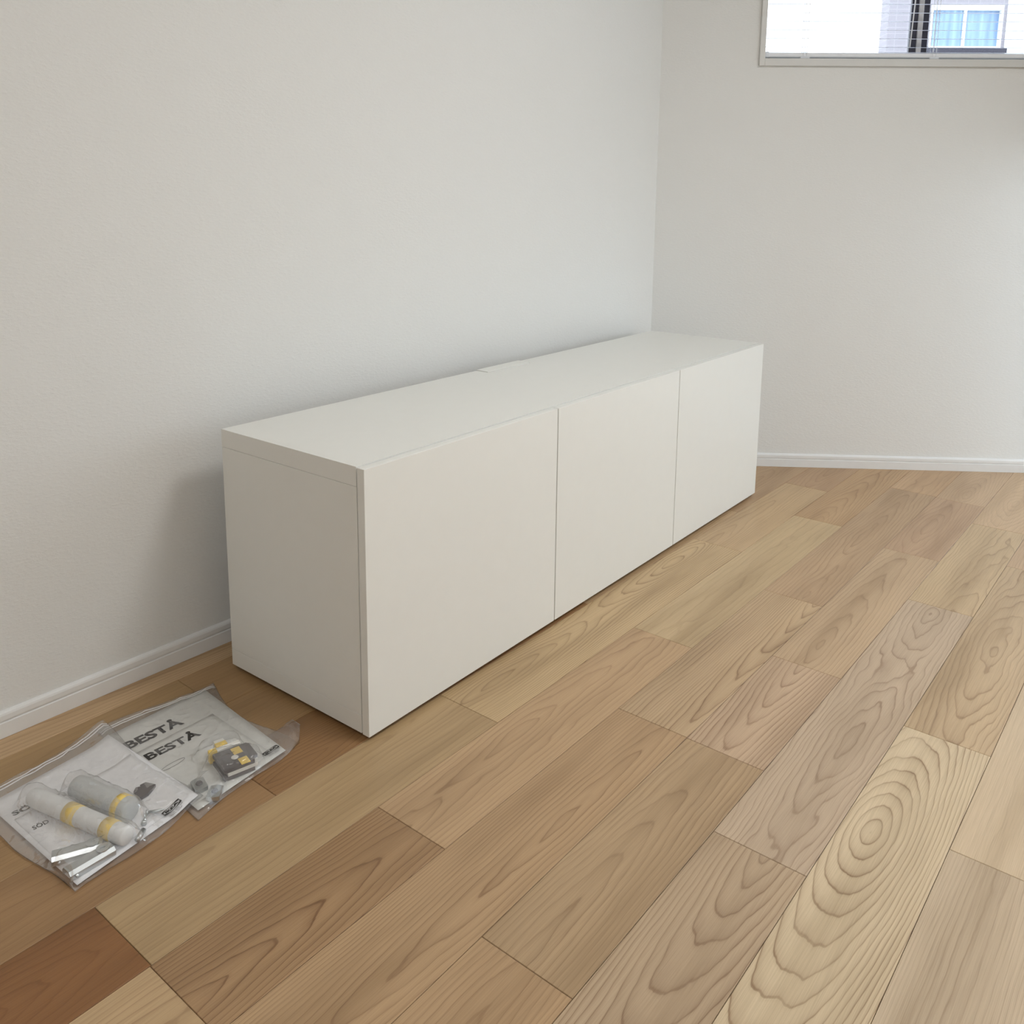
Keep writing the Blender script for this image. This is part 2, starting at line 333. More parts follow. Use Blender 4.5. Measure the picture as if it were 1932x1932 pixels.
for x in (0.03, 0.6, 1.2, W-0.03):
    for y in (-0.05, -FD+0.02):
        bm = bmesh.new(); prof = [(0.014, 0.0), (0.016, 0.002), (0.016, 0.006), (0.009, 0.008), (0.009, ZB)]; n = 14; rings = []
        for r, z in prof: rings.append([bm.verts.new((x+r*math.cos(2*PI*j/n), y+r*math.sin(2*PI*j/n), z)) for j in range(n)])
        for a, b in zip(rings, rings[1:]):
            for j in range(n): bm.faces.new((a[j], a[(j+1) % n], b[(j+1) % n], b[j]))
        bm.faces.new(rings[0][::-1]); bm.faces.new(rings[-1])
        link('foot', finish(bm), M_FOOT, cab)

# ------------------------------------------------------------------ window in the right wall (local x along the wall, +y outwards)
win = empty('window_1', (CX, CY, 0), RR); tag(win, kind='structure')
CW = 0.0195; CP = 0.012
def casing(name, x0, x1, z0, z1, y0=-CP): return box(name, x0, x1, y0, 0.085, z0, z1, M_CASE, win, 0.0012)
casing('casing', S0-CW, S0, Z0-0.026, Z1+0.026); casing('casing', S1, S1+CW, Z0-0.026, Z1+0.026)
casing('casing', S0, S1, Z0-0.026, Z0, -CP+0.001); casing('casing', S0, S1, Z1, Z1+0.026, -CP+0.001)
SM = 0.927
def stile(name, x0, x1, y0, y1, z0, z1, m=M_SASH): return box(name, x0, x1, y0, y1, z0, z1, m, win, 0.001)
F0, F1 = 0.060, 0.082
stile('sash_frame', S0, S1, F0+0.003, F1+0.035, Z0-0.004, Z0+0.030); stile('sash_frame', S0, S1, F0+0.003, F1+0.035, Z1-0.025, Z1)
stile('sash_frame', S0, S0+0.012, F0+0.003, F1+0.035, Z0+0.03, Z1-0.025, M_SASHL); stile('sash_frame', S1-0.012, S1, F0+0.003, F1+0.035, Z0+0.03, Z1-0.025, M_SASHL)
stile('meeting_stile', 0.893, 0.917, F0+0.006, F1-0.002, Z0+0.030, Z1-0.025); stile('meeting_stile', 0.917, 0.9335, F0-0.002, F1-0.004, Z0+0.030, Z1-0.025, M_SASHL)
stile('meeting_stile', 0.936, 0.966, F0+0.030, F1+0.028, Z0+0.030, Z1-0.025)
box('pane', S0+0.012, 0.893, F0+0.015, F0+0.018, Z0+0.03, Z1-0.025, M_GLASS, win)
box('pane', 0.966, S1-0.012, F0+0.040, F0+0.043, Z0+0.03, Z1-0.025, M_GLASS, win)

# venetian blind hanging inside the casing
bl = empty('venetian_blind', (CX, CY, 0), RR)
tag(bl, 'white venetian blind lowered over the upper right window, slats open', 'blind')
BY = 0.016
bm = bmesh.new()
n = 6; prof = [(-0.0125 + 0.025*i/n, 0.0009*(1-(2*i/n-1)**2)) for i in range(n+1)]
top = [(y, z+0.0003) for y, z in prof]; bot = [(y, z-0.0003) for y, z in prof][::-1]
pr = top + bot
a = [bm.verts.new((S0+0.006, y, z)) for y, z in pr]; b = [bm.verts.new((S1-0.006, y, z)) for y, z in pr]
for i in range(len(pr)): bm.faces.new((a[i], a[(i+1) % len(pr)], b[(i+1) % len(pr)], b[i]))
bm.faces.new(a[::-1]); bm.faces.new(b)
sm = finish(bm, 'slat'); sm.materials.append(M_SLAT)
zs = [1.5330] + [1.5500 + 0.0292*i for i in range(40)]
for zz in zs:
    if zz > Z1-0.045: break
    o = bpy.data.objects.new('slat', sm); COL.objects.link(o); o.parent = bl; o.location = (0, BY, zz); o.rotation_euler.x = 0.13
RZ0, RZ1 = 1.5135, 1.5305
tb = box('bottom_rail', S0+0.010, S1-0.010, BY-0.011, BY+0.011, RZ0, RZ1, M_ALU, bl, 0.005, 3)
for x in (S0+0.002, S1-0.018): box('end_cap', x, x+0.016, BY-0.0125, BY+0.0125, RZ0-0.001, RZ1+0.001, M_CLIP, bl, 0.004, 2)
box('head_rail', S0+0.006, S1-0.006, BY-0.014, BY+0.014, Z1-0.04, Z1-0.002, M_ALU, bl, 0.002)
for x in (0.510, 0.962, 1.33):
    o = box('cord_clip', x-0.017, x+0.017, BY-0.0145, BY+0.004, RZ0-0.0045, RZ0+0.004, M_CLIP, bl, 0.003, 2)
    for dx_ in (-0.006, 0.006):
        box('cord', x+dx_-0.0007, x+dx_+0.0007, BY-0.0133, BY-0.0119, RZ0+0.003, Z1-0.04, M_CLIP, bl)
        box('cord', x+dx_-0.0007, x+dx_+0.0007, BY+0.0119, BY+0.0133, RZ1-0.006, Z1-0.04, M_CLIP, bl)
tube('tilt_wand', [(0.879, BY-0.016, Z1-0.05), (0.883, BY-0.017, 1.80), (0.8725, BY-0.017, 1.549)], 0.0022, M_CLIP, bl, 6)

# unseen windows, placed and sized for the daylight they let in
for wi, (q0, q1, q2, q3) in enumerate(OPEN):
    w2_ = empty('window_%d' % (wi+2), (EX, EY, 0), RE); tag(w2_, kind='structure')
    for a0, a1, c0, c1 in ((q0, q1, q2, q2+0.03), (q0, q1, q3-0.03, q3), (q0, q0+0.025, q2+0.03, q3-0.03), (q1-0.025, q1, q2+0.03, q3-0.03)):
        box('frame', a0, a1, 0.05, 0.09, c0, c1, M_SASHL, w2_)
    box('pane', q0+0.025, q1-0.025, 0.068, 0.072, q2+0.03, q3-0.03, M_GLASS, w2_)

# ------------------------------------------------------------------ neighbouring house seen through the window
k = NT('facade_tile'); tc = k.n('ShaderNodeTexCoord'); mp = k.n('ShaderNodeMapping'); k.l(tc.outputs['Object'], mp.inputs[0]); mp.inputs['Rotation'].default_value = (PI/2, 0, 0)
bt = k.n('ShaderNodeTexBrick'); k.l(mp.outputs[0], bt.inputs['Vector']); bt.offset = 0.0
for i, c in enumerate(((0.28, 0.26, 0.29, 1), (0.27, 0.255, 0.285, 1), (0.32, 0.30, 0.33, 1))): bt.inputs[1+i].default_value = c
bt.inputs['Scale'].default_value = 1.0; bt.inputs['Mortar Size'].default_value = 0.006; bt.inputs['Brick Width'].default_value = 0.15; bt.inputs['Row Height'].default_value = 0.075
k.l(bt.outputs[0], k.p.inputs['Base Color']); k.p.inputs['Roughness'].default_value = 0.7; M_FACADE = k.m
M_NWHITE = simple('house_white_paint', (0.85, 0.85, 0.85, 1), 0.7)
k = NT('house_pane'); tc = k.n('ShaderNodeTexCoord'); sp = k.n('ShaderNodeSeparateXYZ'); k.l(tc.outputs['Object'], sp.inputs[0])
cz = k.noise(k.comb(k.math('MULTIPLY', sp.outputs[0], 16.0), 0.0, k.math('MULTIPLY', sp.outputs[2], 1.0)), 1.0, 1.0)
k.l(k.ramp(cz, [(0.35, (0.17, 0.26, 0.42, 1)), (0.6, (0.25, 0.37, 0.52, 1)), (0.75, (0.35, 0.52, 0.60, 1))]), k.p.inputs['Base Color']); k.p.inputs['Roughness'].default_value = 0.15; M_NPANE = k.m  # sky reflection and curtain folds put into the pane's base colour
nh = empty('neighbour_house', (CX, CY, 0), RR); tag(nh, 'pale tiled house with a blue window, outside behind the blind', 'building')
NY = 9.0
boxes('facade', [(3.80, 4.33, NY, NY+0.3, -0.6, 6.4), (5.25, 5.30, NY, NY+0.3, -0.6, 6.4), (4.33, 5.25, NY, NY+0.3, -0.6, 2.955), (4.33, 5.25, NY, NY+0.3, 3.47, 6.4), (4.33, 5.25, NY+0.12, NY+0.3, 2.955, 3.47)], M_FACADE, nh)
prism('house_body', [(3.92, NY+0.3), (9.6, NY+0.3), (11.6, NY+5), (5.9, NY+5)], -0.6, 6.4, M_FACADE, nh)
boxes('wing', [(5.30, 9.6, NY-0.02, NY+0.3, -0.6, 6.6)], M_NWHITE, nh)
prism('roof', [(3.6, NY-0.4), (9.9, NY-0.4), (12.0, NY+5.3), (5.8, NY+5.3)], 6.6, 6.75, M_SASH, nh)
nw = box('window_frame', 4.335, 5.245, NY-0.03, NY+0.07, 2.96, 2.99, M_NWHITE, nh)
for a in ((4.335, 4.36, 2.99, 3.44), (4.757, 4.782, 2.99, 3.44), (5.22, 5.245, 2.99, 3.44), (4.335, 5.245, 3.44, 3.50)):
    box('window_frame', a[0], a[1], NY-0.03, NY+0.07, a[2], a[3], M_NWHITE, nh)
box('window_pane', 4.36, 4.757, NY+0.02, NY+0.03, 2.99, 3.44, M_NPANE, nh); box('window_pane', 4.782, 5.22, NY+0.04, NY+0.05, 2.99, 3.44, M_NPANE, nh)
box('window_sill', 4.28, 5.30, NY-0.10, NY-0.001, 2.90, 2.955, M_SASH, nh)

# ------------------------------------------------------------------ two zip bags of fittings on the floor
def smooth(t): t = max(0.0, min(1.0, t)); return t*t*(3-2*t)
def quad_pt(q, u, v):                          # q = TL, TR, BR, BL ; u to the right, v downwards
    a = Vector(q[0]).lerp(Vector(q[1]), u); b = Vector(q[3]).lerp(Vector(q[2]), u); return a.lerp(b, v)
def sheet(name, q, zf, th, mat, parent=None, nx=14, ny=18, shape=None):
    bm = bmesh.new(); G = []
    for dz in (0.0, -th):
        g = []
        for j in range(ny+1):
            row = []
            for i in range(nx+1):
                p = quad_pt(q, i/nx, j/ny)
                if shape: p = shape(p, i/nx, j/ny)
                row.append(bm.verts.new((p.x, p.y, zf(p.x, p.y)+dz)))
            g.append(row)
        G.append(g)
    for s_, g in enumerate(G):
        for j in range(ny):
            for i in range(nx):
                f = (g[j][i], g[j+1][i], g[j+1][i+1], g[j][i+1]); bm.faces.new(f if s_ == 0 else f[::-1])
    a, b = G
    for j in range(ny):
        for i in (0, nx): bm.faces.new((a[j][i], a[j+1][i], b[j+1][i], b[j][i]))
    for i in range(nx):
        for j in (0, ny): bm.faces.new((a[j][i], a[j][i+1], b[j][i+1], b[j][i]))
    return link(name, finish(bm, name, True), mat, parent)
def letters(name, txt, x0, x1, yb, cap, rot, zf, mat, parent, lift=0.0006, bold=0.03, ref='E'):
    """flat printed lettering: left end x0, baseline yb, printed width x1-x0 and capital height cap"""
    def grab(t):
        cu = bpy.data.curves.new('t', 'FONT'); cu.body = t; cu.offset = bold; cu.resolution_u = 3; ob = bpy.data.objects.new('t', cu); COL.objects.link(ob)
        dg = bpy.context.evaluated_depsgraph_get(); me = bpy.data.meshes.new_from_object(ob.evaluated_get(dg))
        bpy.data.objects.remove(ob); bpy.data.curves.remove(cu); return me
    r = grab(ref); ch = max(v.co.y for v in r.vertices) - min(v.co.y for v in r.vertices); cy0 = min(v.co.y for v in r.vertices); bpy.data.meshes.remove(r)
    me = grab(txt); mn = min(v.co.x for v in me.vertices); mxx = max(v.co.x for v in me.vertices)
    sx = (x1-x0)/(mxx-mn)/math.cos(rot); sy = cap/ch; c, s_ = math.cos(rot), math.sin(rot)
    for v in me.vertices:
        lx, ly = (v.co.x-mn)*sx, (v.co.y-cy0)*sy
        x, y = x0+lx*c-ly*s_, yb+lx*s_+ly*c
        v.co = (x, y, zf(x, y)+lift)
    me.update(); return link(name, me, mat, parent)
def film_mesh(name, q, ztop, mat, parent, nx=90, ny=130, shape=None):
    bm = bmesh.new(); G = []
    for lay in (0, 1):
        g = []
        for j in range(ny+1):
            row = []
            for i in range(nx+1):
                if lay == 1 and (i in (0, nx) or j in (0, ny)): row.append(G[0][j][i]); continue
                p = quad_pt(q, i/nx, j/ny)
                if shape: p = shape(p, i/nx, j/ny)
                z = ztop(p.x, p.y, i/nx, j/ny) if lay == 0 else min(0.0014 + base_z(p.x, p.y, q), ztop(p.x, p.y, i/nx, j/ny) - 0.0005)
                row.append(bm.verts.new((p.x, p.y, z)))
            g.append(row)
        G.append(g)
    for s_, g in enumerate(G):
        for j in range(ny):
            for i in range(nx):
                f = (g[j][i], g[j+1][i], g[j+1][i+1], g[j][i+1]); bm.faces.new(f if s_ == 0 else f[::-1])
    return link(name, finish(bm, name, True), mat, parent)
def bump_h(x, y, bumps, fall):
    z = 0.0
    for (ax, ay, bx_, by_, r, h) in bumps:
        dx_, dy_ = bx_-ax, by_-ay; L = dx_*dx_+dy_*dy_
        t = 0 if L == 0 else max(0, min(1, ((x-ax)*dx_+(y-ay)*dy_)/L))
        d = math.hypot(x-ax-t*dx_, y-ay-t*dy_)
        z = max(z, h*smooth(1-(d-r)/fall) if d > r else h)
    return z
# materials
M_PAPER = simple('leaflet_paper', (0.87, 0.87, 0.89, 1), 0.75, var=0.01); M_PAPER2 = simple('grey_leaflet_paper', (0.72, 0.72, 0.69, 1), 0.75, var=0.02)
M_INK = simple('black_ink', srgb(52, 50, 48), 0.6); M_INK2 = simple('grey_ink', srgb(120, 118, 118), 0.6)
M_ZINC = simple('zinc_steel', (0.60, 0.63, 0.64, 1), 0.36, 1.0, var=0.08, scale=90); M_DGREY = simple('dark_grey_plastic', srgb(108, 104, 104), 0.45)
M_TAPE = simple('yellow_tape', srgb(236, 206, 112), 0.5); M_WFOAM = simple('white_foam_wrap', (0.78, 0.79, 0.79, 1), 0.55); M_GFOAM = simple('grey_sleeve', (0.52, 0.54, 0.54, 1), 0.5)
M_WPLA = simple('white_plastic', (0.80, 0.79, 0.74, 1), 0.35)
k = NT('clear_film'); tr = k.n('ShaderNodeBsdfTransparent'); tr.inputs[0].default_value = (0.985, 0.985, 0.985, 1)
gl = k.n('ShaderNodeBsdfGlossy'); gl.inputs['Roughness'].default_value = 0.12; df = k.n('ShaderNodeBsdfDiffuse'); df.inputs[0].default_value = (0.85, 0.85, 0.87, 1)
tc = k.n('ShaderNodeTexCoord'); fz = k.n('ShaderNodeFresnel'); fz.inputs[0].default_value = 1.45
bp = k.n('ShaderNodeBump'); bp.inputs['Distance'].default_value = 0.004; bp.inputs['Strength'].default_value = 0.5
hz = k.noise(tc.outputs['Object'], 38, 3, 0.6); k.l(hz, bp.inputs['Height']); k.l(bp.outputs[0], gl.inputs['Normal']); k.l(bp.outputs[0], fz.inputs['Normal'])
m1 = k.n('ShaderNodeMixShader'); k.l(k.ramp(hz, [(0.35, 0.035), (0.72, 0.16)]), m1.inputs[0]); k.l(tr.outputs[0], m1.inputs[1]); k.l(df.outputs[0], m1.inputs[2])
m2 = k.n('ShaderNodeMixShader'); ge = k.n('ShaderNodeNewGeometry')
k.l(k.math('MULTIPLY', fz.outputs[0], k.math('SUBTRACT', 1.3, k.math('MULTIPLY', ge.outputs['Backfacing'], 1.0))), m2.inputs[0]); k.l(m1.outputs[0], m2.inputs[1]); k.l(gl.outputs[0], m2.inputs[2]); k.l(m2.outputs[0], k.out.inputs[0]); M_FILM = k.m

def base_z(x, y, q):                           # bag A rests over the left rim of bag B
    return 0.0085*smooth((x+0.335)/0.05) if q is QA else 0.0
QA = ((-0.540, -0.038), (-0.2770, 0.0085), (-0.278, -0.338), (-0.512, -0.3735))
QB = ((-0.298, 0.0070), (-0.060, -0.0180), (-0.072, -0.327), (-0.312, -0.372))
bumpsA = [(-0.468, -0.132, -0.416, -0.343, 0.010, 0.0335), (-0.412, -0.168, -0.386, -0.298, 0.012, 0.040), (-0.495, -0.325, -0.445, -0.345, 0.018, 0.024), (-0.374, -0.304, -0.376, -0.318, 0.007, 0.010), (-0.335, -0.235, -0.333, -0.225, 0.012, 0.005)]
bumpsB = [(-0.212, -0.294, -0.186, -0.310, 0.026, 0.028), (-0.268, -0.345, -0.255, -0.310, 0.014, 0.018), (-0.205, -0.242, -0.175, -0.248, 0.016, 0.027)]
def edge_fade(u, v, w=0.05): return smooth(min(u, 1-u, v, 1-v)/w)
def zA(x, y): return 0.0055 + base_z(x, y, QA)
def zB(x, y): return 0.0050
def crease(x, y, s_):                            # sharp little folds in the film
    return max(0.0, 1-2.2*abs(noise.noise((x*26+y*9, y*30, s_))))**8 + 0.6*max(0.0, 1-2.2*abs(noise.noise((x*40-y*30, y*22, s_+4))))**8
def filmA(x, y, u, v):
    e = edge_fade(u, v); h = bump_h(x, y, bumpsA, 0.022); n = noise.noise((x*45, y*45, 3.0)) + 0.5*noise.noise((x*110+y*60, y*90, 9.0))
    return 0.0022 + base_z(x, y, QA) + e*(0.0060 + h + 0.0013*n*(0.5+h*40) + 0.0022*crease(x, y, 2.0)) + (1-e)*0.004*max(0, noise.noise((x*20, y*20, 1)))
def filmB(x, y, u, v):
    e = edge_fade(u, v); h = bump_h(x, y, bumpsB, 0.016); n = noise.noise((x*45, y*45, 13.0)) + 0.5*noise.noise((x*110-y*60, y*90, 5.0))
    curl = 0.036*smooth((u-0.86)/0.14)*smooth((v-0.78)/0.15)
    flat = smooth((x+0.285)/0.05)
    return 0.0020 + e*(0.0045 + h + 0.0012*n*(0.4+h*40)*flat + 0.0022*crease(x, y, 8.0)*flat) + curl + (1-e)*0.003*flat*max(0, noise.noise((x*20, y*20, 4)))
def shapeA(p, u, v):                           # soft, slightly bowed sides
    return Vector((p.x + (-0.015*math.sin(PI*v)**2 if u > 0.5 else 0.004*math.sin(v*9))*abs(2*u-1)**3, p.y + 0.005*math.sin(u*7+1)*abs(2*v-1)**3))
def shapeB(p, u, v):
    return Vector((p.x - 0.030*math.sin(PI*min(1, v*1.12))**1.2*u**4, p.y + 0.006*math.sin(u*6)*abs(2*v-1)**3))
bagA = empty('zip_bag', (0, 0, 0)); tag(bagA, 'clear zip bag with silver brackets and yellow taped bundles, nearest the camera', 'bag')
bagB = empty('zip_bag', (0, 0, 0)); tag(bagB, 'clear zip bag with dark hinge bundle, nearest the white TV bench', 'bag')
film_mesh('film', QA, filmA, M_FILM, bagA, shape=shapeA); film_mesh('film', QB, filmB, M_FILM, bagB, shape=shapeB)
def zip_line(q, zf, bag, v, shp, m):
    pts = []
    for i in range(25):
        u = 0.01 + 0.98*i/24; p = shp(quad_pt(q, u, v), u, v); pts.append((p.x, p.y, zf(p.x, p.y, u, v)+0.0006))
    tube('zip_seal', pts, 0.0011, m, bag, 6)
M_ZIP = simple('zip_strip', (0.74, 0.72, 0.71, 1), 0.3)
zip_line(QA, filmA, bagA, 0.055, shapeA, M_ZIP); zip_line(QA, filmA, bagA, 0.075, shapeA, M_ZIP)
zip_line(QB, filmB, bagB, 0.055, shapeB, M_ZIP); zip_line(QB, filmB, bagB, 0.072, shapeB, M_ZIP)

# leaflets
PA1 = ((-0.514, -0.070), (-0.2960, -0.0444), (-0.285, -0.329), (-0.503, -0.361)); PA2 = ((-0.502, -0.1435), (-0.300, -0.132), (-0.296, -0.318), (-0.498, -0.345))
lA1 = sheet('leaflet', PA1, zA, 0.0005, M_PAPER); tag(lA1, 'white leaflet with SÖ lettering, lowest in the bag nearest the camera', 'leaflet')
lA2 = sheet('leaflet', PA2, lambda x, y: zA(x, y)+0.0012, 0.0004, M_PAPER); tag(lA2, 'smaller white leaflet with SÖD lettering on top of the SÖ leaflet', 'leaflet')
letters('lettering', 'SÖ', -0.499, -0.470, -0.1335, 0.0125, -0.05, zA, M_INK, lA1, ref='E', bold=0.035)
letters('lettering', 'SÖD', -0.493, -0.469, -0.1945, 0.0105, -0.05, lambda x, y: zA(x, y)+0.0012, M_INK, lA2, ref='E', bold=0.02)
PB1 = ((-0.290, -0.036), (-0.0880, -0.0310), (-0.108, -0.330), (-0.300, -0.352)); PB2 = ((-0.297, -0.128), (-0.128, -0.124), (-0.130, -0.318), (-0.300, -0.336))
lB1 = sheet('leaflet', PB1, zB, 0.0005, M_PAPER2); tag(lB1, 'pale grey leaflet with the larger of the two BESTÅ prints', 'leaflet')
lB2 = sheet('leaflet', PB2, lambda x, y: zB(x, y)+0.0010, 0.0004, M_PAPER2); tag(lB2, 'pale grey leaflet with the smaller of the two BESTÅ prints', 'leaflet')
letters('lettering', 'BESTÅ', -0.2900, -0.180, -0.1075, 0.0265, -0.03, zB, M_INK, lB1, bold=0.035)
zB2 = lambda x, y: zB(x, y)+0.0010
letters('lettering', 'BESTÅ', -0.2840, -0.180, -0.1675, 0.0225, -0.03, zB2, M_INK, lB2, bold=0.03)
# line drawing on the leaflet: a thin leaf-shaped outline
pts = [(-0.262+0.023*math.cos(t*2*PI/30), -0.2105+0.0055*math.sin(t*2*PI/30)+0.0012*math.cos(t*2*PI/30), 0) for t in range(31)]
tube('drawn_outline', [(x, y, zB2(x, y)+0.0004) for x, y, z in pts], 0.00035, M_INK2, lB2, 4, cap=False)

# store logo printed on the films
def logo(bag, x0, yb, w, h, rot, zf):
    bm = bmesh.new(); n = 28; c, s_ = math.cos(rot), math.sin(rot)
    def P(lx, ly):
        x, y = x0+lx*c-ly*s_, yb+lx*s_+ly*c; return (x, y, zf(x, y)+0.0009)
    out, inn = [], []
    for j in range(n):
        a = 2*PI*j/n; ex, ey = math.cos(a), math.sin(a); k_ = 1/max(abs(ex), abs(ey))
        out.append(bm.verts.new(P(w/2+w/2*ex*k_, h/2+h/2*ey*k_))); inn.append(bm.verts.new(P(w/2+w*0.47*ex, h/2+h*0.42*ey)))
    for j in range(n): bm.faces.new((out[j], out[(j+1) % n], inn[(j+1) % n], inn[j]))
    lo = link('logo_print', finish(bm), M_INK, bag)
    letters('logo_lettering', 'IKEA', x0+w*0.13*c-h*0.27*s_, x0+w*0.87*c-h*0.27*s_, yb+w*0.13*s_+h*0.27*c, h*0.46, rot, lambda x, y: zf(x, y)+0.0004, M_INK, lo, bold=0.05)
    for r_ in range(3):                        # illegible small print
        bm = bmesh.new(); y0 = -h*(0.28+0.26*r_)
        for a0, a1 in ((0.05, 0.42), (0.47, 0.70), (0.74, 0.93-0.15*r_)):
            bm.faces.new([bm.verts.new(P(*p)) for p in ((w*a0, y0), (w*a1, y0), (w*a1, y0+h*0.07), (w*a0, y0+h*0.07))])
        link('small_print', finish(bm), M_INK2, lo)
topA = lambda x, y: filmA(x, y, 0.5, 0.5); topB = lambda x, y: filmB(x, y, 0.5, 0.5)
logo(bagA, -0.3440, -0.3290, 0.036, 0.0115, 0.24, topA)
logo(bagB, -0.1440, -0.3190, 0.034, 0.0105, 0.10, topB)

# contents of bag A
def band(name, a, b, t0, t1, r, mat, parent, n=18, flat=1.0):
    A_, B_ = Vector(a), Vector(b); return tube(name, [A_.lerp(B_, t0), A_.lerp(B_, t1)], r, mat, parent, n, cap=True)
zb = 0.0070
def bundle(name, label, a, b, r, mat, tapes, grp=None):
    e = empty(name, (0, 0, 0)); tag(e, label, 'bundle', grp); A_, B_ = Vector(a), Vector(b)
    ts = [0, 0.02, 0.10, 0.35, 0.65, 0.92, 0.985, 1.0]; rs = [0.70*r, 0.92*r, r, 0.985*r, r, 0.99*r, 0.93*r, 0.75*r]
    tube('sleeve', [A_.lerp(B_, t) for t in ts], r, mat, e, 20, radii=rs)
    for t0, t1 in tapes: band('tape_band', a, b, t0, t1, r*1.03, M_TAPE, e)
    return e
bundle('taped_bundle', 'white wrapped roll with two yellow tape bands in the nearest bag', (-0.468, -0.130, zb+0.0165), (-0.416, -0.345, zb+0.0165), 0.0155, M_WFOAM, [(0.40, 0.52), (0.78, 0.88)])
bundle('taped_bundle', 'grey sleeved roll behind the white wrapped roll in the nearest bag', (-0.412, -0.168, zb+0.021), (-0.386, -0.298, zb+0.021), 0.0200, M_GFOAM, [(0.80, 0.90)])
def plate_clip(loc, rz):
    o = prism('plastic_clip', [(-0.020, -0.006), (-0.006, -0.014), (0.016, -0.016), (0.020, 0.004), (0.012, 0.010), (0.009, 0.006), (0.005, 0.014), (-0.006, 0.012)], 0.0, 0.006, M_DGREY)
    o.location = loc; o.rotation_euler.z = rz; tag(o, 'small dark grey notched clip beside the grey sleeved roll', 'clip')
plate_clip((-0.338, -0.244, zA(-0.338, -0.244)+0.0026), 0.6)
def channel(label, loc, rz, L=0.070, Wd=0.025, Hh=0.013, eye=True):
    e = empty('steel_bracket', loc, rz); tag(e, label, 'bracket', None); th = 0.0016; prof = []
    outer = [(-Wd/2, 0), (-Wd/2, Hh*0.6), (-Wd*0.32, Hh), (Wd*0.32, Hh), (Wd/2, Hh*0.6), (Wd/2, 0)]
    inner = [(Wd/2-th, 0), (Wd/2-th, Hh*0.6-th*0.3), (Wd*0.32-th*0.3, Hh-th), (-Wd*0.32+th*0.3, Hh-th), (-Wd/2+th, Hh*0.6-th*0.3), (-Wd/2+th, 0)]
    extrude_profile('channel', outer+inner, -L/2, L/2, M_ZINC, e)
    n = 18; bm = bmesh.new()
    ring = []
    for z in (Hh+0.0003, Hh+0.0023):
        ring.append([[bm.verts.new((L*0.30+r*math.cos(2*PI*j/n), r*math.sin(2*PI*j/n), z)) for j in range(n)] for r in (0.0036, 0.0095)])
    for j in range(n):
        j2 = (j+1) % n
        bm.faces.new((ring[1][0][j], ring[1][1][j], ring[1][1][j2], ring[1][0][j2])); bm.faces.new((ring[0][0][j2], ring[0][1][j2], ring[0][1][j], ring[0][0][j]))
        bm.faces.new((ring[0][1][j], ring[0][1][j2], ring[1][1][j2], ring[1][1][j])); bm.faces.new((ring[0][0][j2], ring[0][0][j], ring[1][0][j], ring[1][0][j2]))
    link('eyelet', finish(bm), M_ZINC, e)
    tube('pin', [(-L*0.36, -Wd*0.62, 0.004), (-L*0.36, Wd*0.62, 0.004)], 0.0026, M_ZINC, e, 10)
    return e
channel('silver steel bracket nearer the white wrapped roll', (-0.474, -0.302, zb), -0.45)
channel('silver steel bracket at the bottom corner of the nearest bag', (-0.472, -0.336, zb), 0.02)
def screw(label, loc, rz, L=0.024, grp=None):
    e = empty('screw', loc, rz); tag(e, label, 'screw', grp)
    tube('head', [(0, 0, 0.0048), (0.003, 0, 0.0048)], 0.0046, M_ZINC, e, 12)
    tube('shank', [(0.003, 0, 0.0048), (L, 0, 0.0048), (L+0.004, 0, 0.0048)], 0.002, M_ZINC, e, 8, radii=[0.0023, 0.0021, 0.0004])
screw('steel screw at the lower end of the grey sleeved roll', (-0.378, -0.322, zA(-0.378, -0.322)+0.0018), 0.9)
screw('steel screw pointing at the store logo in the nearest bag', (-0.362, -0.300, zA(-0.362, -0.300)+0.0018), -0.6)
o = tube('steel_pin', [(-0.404, -0.350, zb+0.006), (-0.386, -0.336, zb+0.006)], 0.0042, M_ZINC, None, 12); tag(o, 'short steel pin at the lower edge of the nearest bag', 'pin')

# contents of bag B
hb = empty('taped_hinge_bundle', (-0.196, -0.304, 0.0068), -0.22); tag(hb, 'dark grey hinge plates bundled with yellow tape beside white strips', 'hinge bundle')
for i in range(3):
    ox = (0.0, 0.006, 0.0)[i]
    prism('plate', [(-0.030+ox, -0.029), (0.024+ox, -0.029), (0.026+ox, -0.018), (0.034, -0.016), (0.034, 0.022), (0.030, 0.028), (-0.030+ox, 0.030)], i*0.0072, i*0.0072+0.0066, M_DGREY if i != 1 else M_WPLA, hb)
lathe_pts = 16
bm = bmesh.new(); vs = [bm.verts.new((-0.002+0.0065*math.cos(2*PI*j/16), -0.003+0.0065*math.sin(2*PI*j/16), 0.0218)) for j in range(16)]; vt = [bm.verts.new((-0.002+0.005*math.cos(2*PI*j/16), -0.003+0.005*math.sin(2*PI*j/16), 0.0232)) for j in range(16)]
bm.faces.new(vt)
for j in range(16): bm.faces.new((vs[j], vs[(j+1) % 16], vt[(j+1) % 16], vt[j]))
link('stud', finish(bm), M_WPLA, hb)
for y in (0.0145, -0.0210):
    boxes('tape_band', [(0.000, 0.016, y-0.010, y+0.010, 0.0212, 0.0220)], M_TAPE, hb)
box('white_strip', -0.034, 0.022, 0.0305, 0.040, 0.004, 0.0245, M_WPLA, hb, 0.001)
box('white_strip', -0.018, 0.001, 0.041, 0.062, 0.004, 0.0250, M_WPLA, hb, 0.001)
boxes('tape_band', [(-0.0345, -0.021, 0.0302, 0.0405, 0.0035, 0.0250)], M_TAPE, hb); boxes('tape_band', [(-0.0185, 0.0015, 0.0405, 0.052, 0.0035, 0.0255)], M_TAPE, hb)
